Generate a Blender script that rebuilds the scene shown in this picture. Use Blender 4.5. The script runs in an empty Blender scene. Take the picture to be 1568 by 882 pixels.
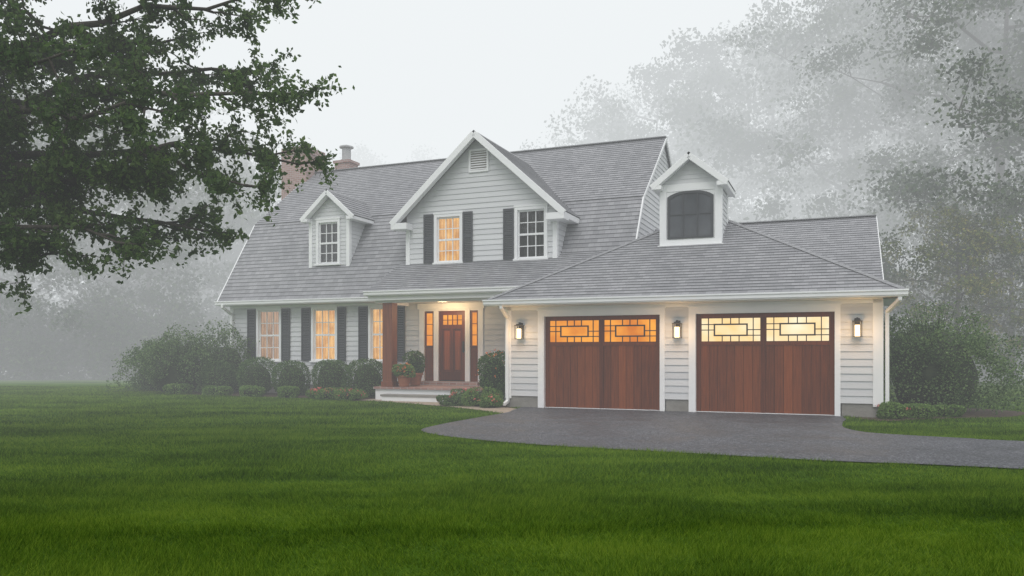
import bpy, math, random
import numpy as np
from mathutils import Vector, Matrix
R = random.Random(11)
NP = np.random.default_rng(5)
scene = bpy.context.scene
COS, SIN = 0.9260, 0.3776
def L2W(u, v): return (COS*u + SIN*v, -SIN*u + COS*v)

# ------------------------------------------------------------ materials
def newmat(name):
    m = bpy.data.materials.new(name); m.use_nodes = True
    nt = m.node_tree; nt.nodes.clear()
    out = nt.nodes.new('ShaderNodeOutputMaterial')
    return m, nt, out
def N(nt, typ, **kw):
    n = nt.nodes.new(typ)
    for k, v in kw.items():
        if k in n.inputs: n.inputs[k].default_value = v
        else: setattr(n, k, v)
    return n
def ramp(nt, stops, fac):
    r = nt.nodes.new('ShaderNodeValToRGB')
    el = r.color_ramp.elements
    el[0].position, el[0].color = stops[0][0], (*stops[0][1], 1)
    el[1].position, el[1].color = stops[-1][0], (*stops[-1][1], 1)
    for p, c in stops[1:-1]:
        e = el.new(p); e.color = (*c, 1)
    nt.links.new(fac, r.inputs['Fac']); return r
def noise_mat(name, c0, c1, scale=5, rough=0.6, bump=0.0, bscale=40, stretch=(1,1,1), detail=5, spec=0.4, coord='Object', island=0.0):
    m, nt, out = newmat(name)
    tc = N(nt, 'ShaderNodeTexCoord'); mp = N(nt, 'ShaderNodeMapping'); mp.inputs['Scale'].default_value = stretch
    nt.links.new(tc.outputs[coord], mp.inputs['Vector'])
    nz = N(nt, 'ShaderNodeTexNoise', Scale=scale, Detail=detail)
    nt.links.new(mp.outputs[0], nz.inputs['Vector'])
    fac = nz.outputs['Fac']
    if island > 0:
        g = N(nt, 'ShaderNodeNewGeometry')
        mx = N(nt, 'ShaderNodeMath', operation='MULTIPLY_ADD'); mx.inputs[1].default_value = island
        nt.links.new(g.outputs['Random Per Island'], mx.inputs[0])
        sc = N(nt, 'ShaderNodeMath', operation='MULTIPLY'); sc.inputs[1].default_value = 1-island
        nt.links.new(fac, sc.inputs[0]); nt.links.new(sc.outputs[0], mx.inputs[2]); fac = mx.outputs[0]
    r = ramp(nt, [(0.25, c0), (0.75, c1)], fac)
    p = N(nt, 'ShaderNodeBsdfPrincipled'); p.inputs['Roughness'].default_value = rough
    p.inputs['Specular IOR Level'].default_value = spec
    nt.links.new(r.outputs[0], p.inputs['Base Color'])
    if bump > 0:
        n2 = N(nt, 'ShaderNodeTexNoise', Scale=bscale, Detail=4)
        nt.links.new(mp.outputs[0], n2.inputs['Vector'])
        b = N(nt, 'ShaderNodeBump', Strength=bump, Distance=0.02)
        nt.links.new(n2.outputs['Fac'], b.inputs['Height']); nt.links.new(b.outputs[0], p.inputs['Normal'])
    nt.links.new(p.outputs[0], out.inputs['Surface'])
    return m
def leaf_mat(name, stops, transl=0.3, nscale=0.8, isl=0.5, rough=0.55, spec=.3):
    m, nt, out = newmat(name)
    tc = N(nt, 'ShaderNodeTexCoord')
    nz = N(nt, 'ShaderNodeTexNoise', Scale=nscale, Detail=2)
    nt.links.new(tc.outputs['Object'], nz.inputs['Vector'])
    g = N(nt, 'ShaderNodeNewGeometry')
    a = N(nt, 'ShaderNodeMath', operation='MULTIPLY'); a.inputs[1].default_value = isl
    nt.links.new(g.outputs['Random Per Island'], a.inputs[0])
    b = N(nt, 'ShaderNodeMath', operation='MULTIPLY_ADD'); b.inputs[1].default_value = 1-isl
    nt.links.new(nz.outputs['Fac'], b.inputs[0]); nt.links.new(a.outputs[0], b.inputs[2])
    r = ramp(nt, stops, b.outputs[0])
    if transl == 0:
        p = N(nt, 'ShaderNodeBsdfDiffuse'); nt.links.new(r.outputs[0], p.inputs['Color'])
        nt.links.new(p.outputs[0], out.inputs['Surface']); return m
    p = N(nt, 'ShaderNodeBsdfPrincipled'); p.inputs['Roughness'].default_value = rough
    p.inputs['Specular IOR Level'].default_value = spec
    t = N(nt, 'ShaderNodeBsdfTranslucent')
    mx = N(nt, 'ShaderNodeMixShader'); mx.inputs[0].default_value = transl
    nt.links.new(r.outputs[0], p.inputs['Base Color']); nt.links.new(r.outputs[0], t.inputs['Color'])
    nt.links.new(p.outputs[0], mx.inputs[1]); nt.links.new(t.outputs[0], mx.inputs[2])
    nt.links.new(mx.outputs[0], out.inputs['Surface'])
    return m
def glow_mat(name, c0, c1, strength, scale=2.0, folds=0.0):
    m, nt, out = newmat(name)
    tc = N(nt, 'ShaderNodeTexCoord')
    nz = N(nt, 'ShaderNodeTexNoise', Scale=scale, Detail=3)
    nt.links.new(tc.outputs['Object'], nz.inputs['Vector'])
    fac = nz.outputs['Fac']
    if folds > 0:
        w = N(nt, 'ShaderNodeTexWave', Scale=3.2, Distortion=2.5, Detail=2)
        w.bands_direction = 'X'
        nt.links.new(tc.outputs['Object'], w.inputs['Vector'])
        mm = N(nt, 'ShaderNodeMath', operation='MULTIPLY_ADD'); mm.inputs[1].default_value = folds
        nt.links.new(w.outputs['Fac'], mm.inputs[0])
        s = N(nt, 'ShaderNodeMath', operation='MULTIPLY'); s.inputs[1].default_value = 1-folds
        nt.links.new(fac, s.inputs[0]); nt.links.new(s.outputs[0], mm.inputs[2]); fac = mm.outputs[0]
    r = ramp(nt, [(0.3, c0), (0.7, c1)], fac)
    e = N(nt, 'ShaderNodeEmission', Strength=strength)
    nt.links.new(r.outputs[0], e.inputs['Color']); nt.links.new(e.outputs[0], out.inputs['Surface'])
    return m

M = {}
M['siding'] = noise_mat('painted_clapboard', (.55,.56,.58), (.645,.655,.67), 1.2, .55, .05, 60, (.3,1,6), island=.35)
M['trim'] = noise_mat('white_trim_paint', (.78,.79,.81), (.85,.855,.86), 2, .45)
M['shutter'] = noise_mat('slate_shutter_paint', (.035,.038,.044), (.05,.055,.062), 3, .5)
M['found'] = noise_mat('concrete_foundation', (.20,.19,.175), (.30,.29,.27), 4, .9, .4, 30)
M['wood'] = noise_mat('mahogany', (.10,.020,.004), (.30,.072,.014), 3.5, .36, .12, 30, (9,9,.5), detail=7, island=.45, spec=.3)
M['wooddark'] = noise_mat('mahogany_dark', (.07,.013,.003), (.17,.036,.008), 3, .4, .1, 30, (9,9,.5), island=.3, spec=.3)
M['post'] = noise_mat('cedar_post', (.13,.036,.013), (.24,.07,.028), 3, .5, .15, 25, (8,8,.6))
M['metal'] = noise_mat('bronze_metal', (.02,.017,.014), (.04,.033,.026), 8, .4)
M['flue'] = noise_mat('galvanised_flue', (.30,.30,.31), (.45,.45,.46), 5, .5)
M['soil'] = noise_mat('bark_mulch', (.03,.02,.013), (.11,.075,.05), 18, .95, .9, 45)
M['terracotta'] = noise_mat('terracotta', (.28,.10,.05), (.38,.15,.08), 6, .8)
M['bark'] = noise_mat('tree_bark', (.03,.026,.022), (.09,.078,.065), 4, .9, .8, 12, (3,3,.7))
M['am1'] = glow_mat('lit_amber_glass', (.66,.18,.012), (1.0,.40,.04), 1.05, 2.2)
M['am2'] = glow_mat('lit_cream_glass', (1.0,.66,.26), (1.0,.92,.66), 1.08, 1.6)
M['cur'] = glow_mat('lit_curtain', (.55,.23,.06), (1.0,.58,.20), .95, 3.0, .2)
M['cur2'] = glow_mat('lit_curtain_soft', (.30,.18,.12), (.60,.37,.22), .8, 2.2, .3)
M['lampglow'] = glow_mat('lantern_glass', (1,.66,.30), (1,.80,.5), 3.2)
M['dim'] = noise_mat('dim_room', (.08,.082,.085), (.22,.22,.22), 2.0, .8, stretch=(3,1,1))
def glass_mat():
    m, nt, out = newmat('window_glass')
    t = N(nt, 'ShaderNodeBsdfTransparent'); g = N(nt, 'ShaderNodeBsdfGlossy'); g.inputs['Roughness'].default_value = .03
    f = N(nt, 'ShaderNodeFresnel'); f.inputs['IOR'].default_value = 1.6
    mx = N(nt, 'ShaderNodeMixShader')
    nt.links.new(f.outputs[0], mx.inputs[0]); nt.links.new(t.outputs[0], mx.inputs[1]); nt.links.new(g.outputs[0], mx.inputs[2])
    nt.links.new(mx.outputs[0], out.inputs['Surface']); return m
M['glass'] = glass_mat()
M['blackglass'] = noise_mat('dark_glass', (.03,.035,.042), (.08,.088,.10), 1.5, .08, spec=.7)
def shingle_mat():
    m, nt, out = newmat('asphalt_shingles')
    uv = N(nt, 'ShaderNodeUVMap')
    b = N(nt, 'ShaderNodeTexBrick'); b.offset = .37
    b.inputs['Scale'].default_value = 1; b.inputs['Brick Width'].default_value = .17; b.inputs['Row Height'].default_value = .15
    b.inputs['Mortar Size'].default_value = .004; b.inputs['Mortar Smooth'].default_value = .3
    b.inputs['Color1'].default_value = (.215,.218,.232,1); b.inputs['Color2'].default_value = (.30,.302,.318,1); b.inputs['Mortar'].default_value = (.16,.16,.173,1)
    nt.links.new(uv.outputs[0], b.inputs['Vector'])
    nz = N(nt, 'ShaderNodeTexNoise', Scale=.8, Detail=7); tc = N(nt, 'ShaderNodeTexCoord'); nt.links.new(tc.outputs['Object'], nz.inputs['Vector'])
    n2 = N(nt, 'ShaderNodeTexNoise', Scale=60, Detail=3); nt.links.new(tc.outputs['Object'], n2.inputs['Vector'])
    r = ramp(nt, [(.3, (.88,.88,.89)), (.7, (1.08,1.075,1.07))], nz.outputs['Fac'])
    mx = N(nt, 'ShaderNodeMix', data_type='RGBA', blend_type='MULTIPLY'); mx.inputs[0].default_value = 1
    nt.links.new(b.outputs['Color'], mx.inputs[6]); nt.links.new(r.outputs[0], mx.inputs[7])
    p = N(nt, 'ShaderNodeBsdfPrincipled'); p.inputs['Roughness'].default_value = .7
    nt.links.new(mx.outputs[2], p.inputs['Base Color'])
    bp = N(nt, 'ShaderNodeBump', Strength=.5, Distance=.01); nt.links.new(n2.outputs['Fac'], bp.inputs['Height']); nt.links.new(bp.outputs[0], p.inputs['Normal'])
    nt.links.new(p.outputs[0], out.inputs['Surface']); return m
M['shingle'] = shingle_mat()
M['cap'] = noise_mat('ridge_shingles', (.22,.222,.235), (.30,.302,.315), 9, .8)
def brick_mat():
    m, nt, out = newmat('red_brick')
    tc = N(nt, 'ShaderNodeTexCoord'); sx = N(nt, 'ShaderNodeSeparateXYZ'); nt.links.new(tc.outputs['Object'], sx.inputs[0])
    ad = N(nt, 'ShaderNodeMath', operation='ADD'); nt.links.new(sx.outputs[0], ad.inputs[0]); nt.links.new(sx.outputs[1], ad.inputs[1])
    cb = N(nt, 'ShaderNodeCombineXYZ'); nt.links.new(ad.outputs[0], cb.inputs[0]); nt.links.new(sx.outputs[2], cb.inputs[1])
    b = N(nt, 'ShaderNodeTexBrick'); b.inputs['Scale'].default_value = 1; b.inputs['Brick Width'].default_value = .21; b.inputs['Row Height'].default_value = .075
    b.inputs['Mortar Size'].default_value = .008
    b.inputs['Color1'].default_value = (.28,.15,.13,1); b.inputs['Color2'].default_value = (.36,.22,.19,1); b.inputs['Mortar'].default_value = (.38,.36,.35,1)
    nt.links.new(cb.outputs[0], b.inputs['Vector'])
    p = N(nt, 'ShaderNodeBsdfPrincipled'); p.inputs['Roughness'].default_value = .85
    nt.links.new(b.outputs['Color'], p.inputs['Base Color']); nt.links.new(p.outputs[0], out.inputs['Surface']); return m
M['brick'] = brick_mat()

# ------------------------------------------------------------ builders
class MB:
    def __init__(s): s.v=[]; s.f=[]; s.uv=[]; s.m=[]
    def face(s, pts, m=0, uv=None):
        i=len(s.v); s.v += [tuple(p) for p in pts]; s.f.append(list(range(i,i+len(pts)))); s.m.append(m)
        s.uv += uv if uv else [(0,0)]*len(pts)
    def box(s,x0,x1,y0,y1,z0,z1,m=0):
        i=len(s.v)
        s.v += [(x0,y0,z0),(x1,y0,z0),(x1,y1,z0),(x0,y1,z0),(x0,y0,z1),(x1,y0,z1),(x1,y1,z1),(x0,y1,z1)]
        for q in ((0,3,2,1),(4,5,6,7),(0,1,5,4),(1,2,6,5),(2,3,7,6),(3,0,4,7)):
            s.f.append([i+k for k in q]); s.m.append(m); s.uv += [(0,0)]*4
    def beam(s,p0,p1,w,h,m=0,up=(0,0,1)):
        p0=Vector(p0);p1=Vector(p1);d=(p1-p0).normalized();sd=d.cross(Vector(up)).normalized()*(w/2);u=sd.cross(d).normalized()*(h/2)
        i=len(s.v)
        for p in (p0,p1):
            for a,b in ((-1,-1),(1,-1),(1,1),(-1,1)): s.v.append(tuple(p+sd*a+u*b))
        for q in ((0,1,2,3),(7,6,5,4),(0,4,5,1),(1,5,6,2),(2,6,7,3),(3,7,4,0)):
            s.f.append([i+k for k in q]); s.m.append(m); s.uv += [(0,0)]*4
    def build(s,name,mats,parent=None,bevel=0):
        me=bpy.data.meshes.new(name); me.from_pydata(s.v,[],s.f)
        for mt in mats: me.materials.append(M[mt] if isinstance(mt,str) else mt)
        me.polygons.foreach_set('material_index',s.m)
        l=me.uv_layers.new(name='UVMap'); l.data.foreach_set('uv',np.array(s.uv,dtype=np.float32).ravel())
        me.update(); o=bpy.data.objects.new(name,me); scene.collection.objects.link(o)
        if parent: o.parent=parent
        if bevel:
            b=o.modifiers.new('bevel','BEVEL'); b.width=bevel; b.segments=1; b.limit_method='ANGLE'
        return o
def clip(poly, ax, val, ge):
    out=[]; n=len(poly)
    for i in range(n):
        a=poly[i]; b=poly[(i+1)%n]
        ia=(a[ax]>=val-1e-9) if ge else (a[ax]<=val+1e-9); ib=(b[ax]>=val-1e-9) if ge else (b[ax]<=val+1e-9)
        if ia: out.append(a)
        if ia!=ib:
            t=(val-a[ax])/(b[ax]-a[ax]); p=[a[0]+(b[0]-a[0])*t,a[1]+(b[1]-a[1])*t]; p[ax]=val; out.append(tuple(p))
    return out
def courses(mb,poly,O,A,B,exp,step,holes=(),m=0):
    O=Vector(O);A=Vector(A);B=Vector(B);Nn=A.cross(B)
    bmin=min(p[1] for p in poly); bmax=max(p[1] for p in poly); r0=bmin
    while r0<bmax-1e-4:
        r1=min(r0+exp,bmax)
        br=sorted({r0,r1}|{h[k] for h in holes for k in (2,3) if r0<h[k]<r1})
        for s0,s1 in zip(br[:-1],br[1:]):
            pcs=[clip(clip(poly,1,s0,True),1,s1,False)]
            for h in holes:
                if h[2]<=s0+1e-6 and h[3]>=s1-1e-6:
                    pcs=[q for p in pcs for q in (clip(p,0,h[0],False),clip(p,0,h[1],True))]
            for p in pcs:
                q=[]
                for pt in p:
                    if not q or (abs(pt[0]-q[-1][0])+abs(pt[1]-q[-1][1])>1e-5): q.append(pt)
                if len(q)<3: continue
                P=[O+A*a+B*b+Nn*(step*(1-(b-r0)/exp)) for a,b in q]
                mb.face(P,m,[(a,b) for a,b in q])
                if s0==r0:
                    for i in range(len(q)):
                        a=q[i]; b=q[(i+1)%len(q)]
                        if abs(a[1]-r0)<1e-6 and abs(b[1]-r0)<1e-6 and abs(a[0]-b[0])>1e-4:
                            pa=O+A*a[0]+B*a[1]; pb=O+A*b[0]+B*b[1]
                            mb.face([pa,pb,pb+Nn*step,pa+Nn*step],m,[(a[0],a[1]),(b[0],b[1]),(b[0],b[1]),(a[0],a[1])])
        r0=r1
def roofplane(mb,pts,exp=.15,step=.016,m=0):
    P=[Vector(p) for p in pts]
    n=(P[1]-P[0]).cross(P[2]-P[0]).normalized()
    if n.z<0: n=-n
    A=Vector((0,0,1)).cross(n).normalized(); B=n.cross(A)
    poly=[((p-P[0]).dot(A),(p-P[0]).dot(B)) for p in P]
    ar=sum(poly[i][0]*poly[(i+1)%len(poly)][1]-poly[(i+1)%len(poly)][0]*poly[i][1] for i in range(len(poly)))
    if ar<0: poly=poly[::-1]
    courses(mb,poly,P[0],A,B,exp,step,(),m)

def np_mesh(name, parts, mats, parent=None, k=4, smooth_idx=()):
    vs=[];fs=[];ms=[];off=0
    for v,f,mi in parts:
        vs.append(v); fs.append(f+off); ms.append(np.full(len(f),mi,dtype=np.int32)); off+=len(v)
    v=np.concatenate(vs).astype(np.float32); f=np.concatenate(fs).astype(np.int32); mm=np.concatenate(ms)
    me=bpy.data.meshes.new(name); me.vertices.add(len(v)); me.vertices.foreach_set('co',v.ravel())
    me.loops.add(f.size); me.loops.foreach_set('vertex_index',f.ravel())
    me.polygons.add(len(f)); me.polygons.foreach_set('loop_start',np.arange(0,f.size,k,dtype=np.int32))
    me.polygons.foreach_set('loop_total',np.full(len(f),k,dtype=np.int32))
    me.polygons.foreach_set('material_index',mm)
    me.polygons.foreach_set('use_smooth',np.isin(mm,list(smooth_idx)) if smooth_idx else np.zeros(len(f),dtype=bool))
    for mt in mats: me.materials.append(M[mt] if isinstance(mt,str) else mt)
    me.update(calc_edges=True); me.validate()
    o=bpy.data.objects.new(name,me); scene.collection.objects.link(o)
    if parent: o.parent=parent
    return o
def leaves(C, L, W, mi=0, upb=0.0, jit=.35):
    n=len(C); d=NP.normal(size=(n,3)); d[:,2]-=upb; d/=np.linalg.norm(d,axis=1)[:,None]
    e=NP.normal(size=(n,3)); e[:,2]*=.5; s=np.cross(d,e); s/=np.linalg.norm(s,axis=1)[:,None]+1e-9
    nn=np.cross(s,d); sc=(1+jit*NP.uniform(-1,1,size=(n,1)))
    a=C-d*L*.5*sc; b=C+s*W*.5*sc+nn*W*.15; c=C+d*L*.5*sc; e2=C-s*W*.5*sc+nn*W*.15
    V=np.stack([a,b,c,e2],axis=1).reshape(-1,3); F=np.arange(4*n).reshape(n,4)
    return (V,F,mi)
def tube(pts, rad, k=7, mi=0, wob=0):
    pts=np.array(pts,float); n=len(pts); V=[]
    for i in range(n):
        d=pts[min(i+1,n-1)]-pts[max(i-1,0)]; d/=np.linalg.norm(d)+1e-9
        ref=np.array([0,0,1.0]) if abs(d[2])<.9 else np.array([1.0,0,0])
        s=np.cross(d,ref); s/=np.linalg.norm(s); u=np.cross(s,d)
        for j in range(k):
            t=2*math.pi*j/k; r=rad[i]*(1+wob*math.sin(3*t+i))
            V.append(pts[i]+(s*math.cos(t)+u*math.sin(t))*r)
    F=[[i*k+j,i*k+(j+1)%k,(i+1)*k+(j+1)%k,(i+1)*k+j] for i in range(n-1) for j in range(k)]
    return (np.array(V),np.array(F),mi)
def bend(p0,p1,n,sag,jit,rr):
    p0=np.array(p0,float);p1=np.array(p1,float);L=np.linalg.norm(p1-p0); out=[]
    for i in range(n+1):
        t=i/n; p=p0+(p1-p0)*t+np.array([0,0,sag*L*4*t*(1-t)])
        if 0<i<n: p+=np.array([rr.gauss(0,jit*L) for _ in range(3)])
        out.append(p)
    return out

# ------------------------------------------------------------ house
house=bpy.data.objects.new('gambrel_house',None); scene.collection.objects.link(house)
house.rotation_euler=(0,0,-math.asin(SIN))
VM,VG=20.6,17.5
sid=MB(); trim=MB(); roof=MB(); win=MB(); shut=MB()
X=(1,0,0);Z=(0,0,1);Y=(0,1,0);nY=(0,-1,0)
SE,SS=.15,.020

WIN=[(-17.25,-16.27,1.04,2.72,'cur2'),(-15.13,-14.17,1.04,2.72,'cur'),(-13.06,-12.10,1.04,2.72,'cur')]
GW=[(-10.83,-9.92,3.90,5.30,'cur'),(-8.31,-7.34,3.90,5.34,'dim')]
WMATS=['trim','glass','cur','cur2','dim','blackglass','am1']
def window(mb,u0,u1,z0,z1,V,room,cw=.085,cols=3,rows=4):
    f=V-.045
    mb.box(u0,u0+cw,f,V+.02,z0,z1); mb.box(u1-cw,u1,f,V+.02,z0,z1)
    mb.box(u0-.02,u1+.02,f-.012,V+.02,z1,z1+.05); mb.box(u0+cw,u1-cw,f,V+.02,z1-cw,z1-.001)
    mb.box(u0-.03,u1+.03,f-.04,V+.02,z0-.05,z0-.001)
    a,b,c,d=u0+cw,u1-cw,z0,z1-cw; g=V+.05; s=.04
    mid=(c+d)/2
    mb.box(a,a+s,V+.021,g+.02,c,d); mb.box(b-s,b,V+.021,g+.02,c,d)
    mb.box(a+s,b-s,V+.021,g+.02,c,c+.055); mb.box(a+s,b-s,V+.021,g+.02,d-.045,d)
    mb.box(a+s,b-s,V+.015,g+.021,mid-.028,mid+.028)
    for i in range(1,cols):
        x=a+s+(b-a-2*s)*i/cols; mb.box(x-.012,x+.012,g-.018,g+.012,c+.055,d-.045)
    for half in ((c+.055,mid-.028),(mid+.028,d-.045)):
        for r in range(1,rows//2):
            zz=half[0]+(half[1]-half[0])*r/(rows//2); mb.box(a+s,b-s,g-.015,g+.009,zz-.012,zz+.012)
    mb.face([(a,g,c),(b,g,c),(b,g,d),(a,g,d)],1)
    k=WMATS.index(room); n=24; y0=g+.09
    for i in range(n):
        x0=a-.05+(b-a+.1)*i/n; x1=a-.05+(b-a+.1)*(i+1)/n
        w0=.02*math.sin(i*1.7); w1=.02*math.sin((i+1)*1.7)
        mb.face([(x0,y0+w0,c-.05),(x1,y0+w1,c-.05),(x1,y0+w1,d+.05),(x0,y0+w0,d+.05)],k)
def shutter(mb,u0,u1,z0,z1,V):
    y0,y1=V-.055,V-.02; s=.045
    mb.box(u0,u0+s,y0,y1,z0,z1); mb.box(u1-s,u1,y0,y1,z0,z1)
    zm=(z0+z1)/2
    for a,b in ((z0,z0+.07),(zm-.035,zm+.035),(z1-.07,z1)): mb.box(u0+s,u1-s,y0+.001,y1,a,b)
    for a,b in ((z0+.07,zm-.035),(zm+.035,z1-.07)):
        n=int((b-a)/.05)
        for i in range(n):
            c=a+(b-a)*(i+.5)/n
            mb.face([(u0+s,y0+.006,c-.02),(u1-s,y0+.006,c-.02),(u1-s,y1-.004,c+.026),(u0+s,y1-.004,c+.026)])
holes=[(w[0]+.05,w[1]-.05,w[2],w[3]-.05) for w in WIN]+[(-11.25,-9.35,.3,2.66)]
courses(sid,[(-18.3,.3),(-5.1,.3),(-5.1,2.86),(-18.3,2.86)],(0,VM,0),X,Z,SE,SS,holes)
prof=[(20.6,.3),(29.8,.3),(29.8,3.35),(28.32,5.6),(25.2,7.98),(22.08,5.6),(20.6,3.35)]
courses(sid,prof,(-5.1,0,0),Y,Z,SE,SS)
courses(sid,[(-p[0],p[1]) for p in prof][::-1],(-18.3,0,0),nY,Z,SE,SS)
courses(sid,[(5.1,.3),(18.3,.3),(18.3,2.86),(5.1,2.86)],(0,29.8,0),(-1,0,0),Z,SE,SS)
gh=[(-6.32,-3.61,.0,2.14),(-2.83,-.04,.0,2.14)]
courses(sid,[(-7.28,.28),(.84,.28),(.84,2.42),(-7.28,2.42)],(0,VG,0),X,Z,SE,SS,gh)
courses(sid,[(VG,.28),(28,.28),(28,2.5),(24,4.9),(20.0,2.5),(VG,2.42)],(.84,0,0),Y,Z,SE,SS)
courses(sid,[(-VM,.28),(-VG,.28),(-VG,2.45),(-VM,2.45)],(-7.28,0,0),nY,Z,SE,SS)
courses(sid,[(-.84,.28),(5.1,.28),(5.1,2.5),(-.84,2.5)],(0,28,0),(-1,0,0),Z,SE,SS)
BL,BR,BC=-11.75,-7.08,-9.4
ZE,ZP,HO=5.10,7.50,2.66
pitch=(ZP-ZE)/HO
def gz(u): return ZP-pitch*abs(u-BC)-.06
bay=[(BL,3.6),(BR,3.6),(BR,gz(BR)),(BC,gz(BC)),(BL,gz(BL))]
gh2=[(w[0]+.05,w[1]-.05,w[2],w[3]-.05) for w in GW]
courses(sid,bay,(0,VM,0),X,Z,SE,SS,gh2)
courses(sid,[(VM,3.5),(22.2,3.5),(22.2,5.25),(VM,5.25)],(BR,0,0),Y,Z,SE,SS)
courses(sid,[(-22.2,3.5),(-VM,3.5),(-VM,5.25),(-22.2,5.25)],(BL,0,0),nY,Z,SE,SS)
DL,DR,DC,DV=-15.42,-13.95,-14.62,20.9
DZE,DZP,DH=5.50,6.34,.96
dp=(DZP-DZE)/DH
def dz(u): return DZP-dp*abs(u-DC)-.05
courses(sid,[(DL,3.9),(DR,3.9),(DR,dz(DR)),(DC,dz(DC)),(DL,dz(DL))],(0,DV,0),X,Z,.12,.014,[(-15.12,-14.32,4.1,5.42)])
courses(sid,[(DV,3.9),(22.1,3.9),(22.1,5.56),(DV,5.56)],(DR,0,0),Y,Z,.12,.014)
courses(sid,[(-22.1,3.9),(-DV,3.9),(-DV,5.56),(-22.1,5.56)],(DL,0,0),nY,Z,.12,.014)
CL,CR,CC,CV,CB=-4.03,-2.57,-3.3,19.6,20.75
CZE,CZP,CH=5.40,6.12,.90
cp=(CZP-CZE)/CH
def cz(u): return CZP-cp*abs(u-CC)-.05
courses(sid,[(CL,5.42),(CR,5.42),(CR,cz(CR)),(CC,cz(CC)),(CL,cz(CL))],(0,CV-.005,0),X,Z,.11,.012)
courses(sid,[(CV,3.6),(CB,3.6),(CB,5.44),(CV,5.44)],(CR,0,0),Y,Z,.12,.014)
courses(sid,[(-CB,3.6),(-CV,3.6),(-CV,5.44),(-CB,5.44)],(CL,0,0),nY,Z,.12,.014)
courses(sid,[(-CR,3.6),(-CL,3.6),(-CL,cz(CL)),(-CC,cz(CC)),(-CR,cz(CR))],(0,CB,0),(-1,0,0),Z,.12,.014)
sid.build('siding_walls',['siding'],house)

roofplane(roof,[(-18.5,20.2,2.93),(-5.0,20.2,2.93),(-5.0,22,5.68),(-18.5,22,5.68)])
roofplane(roof,[(-18.5,21.97,5.67),(-5.0,21.97,5.67),(-5.0,25.2,8.10),(-18.5,25.2,8.10)])
roofplane(roof,[(-5.0,28.43,5.67),(-18.5,28.43,5.67),(-18.5,25.2,8.10),(-5.0,25.2,8.10)])
roofplane(roof,[(-5.0,30.2,2.93),(-18.5,30.2,2.93),(-18.5,28.4,5.68),(-5.0,28.4,5.68)])
roofplane(roof,[(-12.02,18.8,2.98),(-6.82,18.8,2.98),(-4.96,20.92,4.04),(-12.02,20.92,4.04)])
P=(-3.195,21.5,5.03);Q=(-3.195,24.0,5.03)
roofplane(roof,[(-7.61,17.1,2.53),(1.22,17.1,2.53),P])
roofplane(roof,[(1.22,17.1,2.53),(1.22,20.4,2.53),(-3.195,24,5.03),P])
roofplane(roof,[(-7.61,24,2.53),(-7.61,17.1,2.53),P,Q])
roofplane(roof,[(-5.1,19.6,2.51),(1.0,19.6,2.51),(1.0,24,5.04),(-5.1,24,5.04)])
roofplane(roof,[(1.0,28.4,2.51),(-5.1,28.4,2.51),(-5.1,24,5.04),(1.0,24,5.04)])
for s in (-1,1):
    a=[(BC+s*HO,20.22,ZE),(BC+s*HO,24.4,ZE),(BC,24.4,ZP),(BC,20.22,ZP)]
    roofplane(roof,a)
    roofplane(roof,[(DC+s*DH,20.66,DZE),(DC+s*DH,22.9,DZE),(DC,22.9,DZP),(DC,20.66,DZP)])
    roofplane(roof,[(CC+s*CH,19.36,CZE),(CC+s*CH,20.97,CZE),(CC,20.97,CZP),(CC,19.36,CZP)])
roof.beam((-18.5,25.2,8.125),(-5.0,25.2,8.125),.2,.025,1); roof.beam((-3.2,24,5.06),(1.0,24,5.06),.2,.025,1)
def ridge(c,v0,v1,z,p):     # folded ridge caps on the small gables
    for s in (-1,1):
        roof.face([(c,v0,z+.022),(c,v1,z+.022),(c+s*.11,v1,z+.022-.11*p),(c+s*.11,v0,z+.022-.11*p)],1)
ridge(BC,20.2,24.3,ZP,pitch); ridge(DC,20.64,22.8,DZP,dp); ridge(CC,19.34,20.98,CZP,cp)
hip=MB()
for e in (1.22,-7.61):
    n=34; sg=1 if e>0 else -1
    for i in range(n):
        t0,t1=i/n,min(1,(i+1.15)/n)
        def f(t,dz_,side):
            x=e+(-3.195-e)*t; y=17.1+4.4*t; z=2.53+2.5*t+dz_
            return (x+(-sg*.13 if side<0 else 0), y+(.13 if side>0 else 0), z)
        hip.face([f(t0,.034,-1),f(t0,.034,0),f(t1,.022,0),f(t1,.022,-1)])
        hip.face([f(t0,.034,0),f(t0,.034,1),f(t1,.022,1),f(t1,.022,0)])
        a=f(t0,.034,-1);b=f(t0,.034,0); hip.face([(a[0],a[1],a[2]-.016),(b[0],b[1],b[2]-.016),b,a])
hip.build('hip_caps',['cap'],house)
roof.build('shingle_roof',['shingle','cap'],house)

t=trim
def gutter(u0,u1,v,z):
    t.box(u0,u1,v-.12,v,z-.11,z-.015); t.box(u0-.01,u1+.01,v-.14,v-.12,z-.035,z)
    t.box(u0,u1,v-.10,v,z-.135,z-.11)
gutter(-18.5,-11.9,20.2,2.93); t.box(-18.45,-5.1,20.2,VM,2.79,2.815); t.box(-18.3,-12.0,VM-.03,VM+.01,2.72,2.79)
gutter(-12.02,-7.0,18.8,2.98); t.box(-11.95,-7.0,18.8,18.84,2.72,2.88)
gutter(-7.66,1.27,17.1,2.53); t.box(-7.6,1.2,17.102,VG,2.38,2.405); t.box(-7.28,.84,VG-.035,VG-.001,2.30,2.379)
t.box(1.2,1.25,17.1,20.4,2.40,2.52); t.box(.84,1.2,17.1,20.4,2.38,2.405); t.box(-7.64,-7.6,17.1,18.9,2.40,2.52); t.box(-7.6,-7.28,VG,18.8,2.38,2.405)
t.box(-11.8,-7.3,18.93,19.2,2.66,2.80); t.box(-11.95,-7.3,18.85,VM,2.805,2.83); t.box(-11.9,-11.66,19.2,VM-.03,2.66,2.80)
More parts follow.
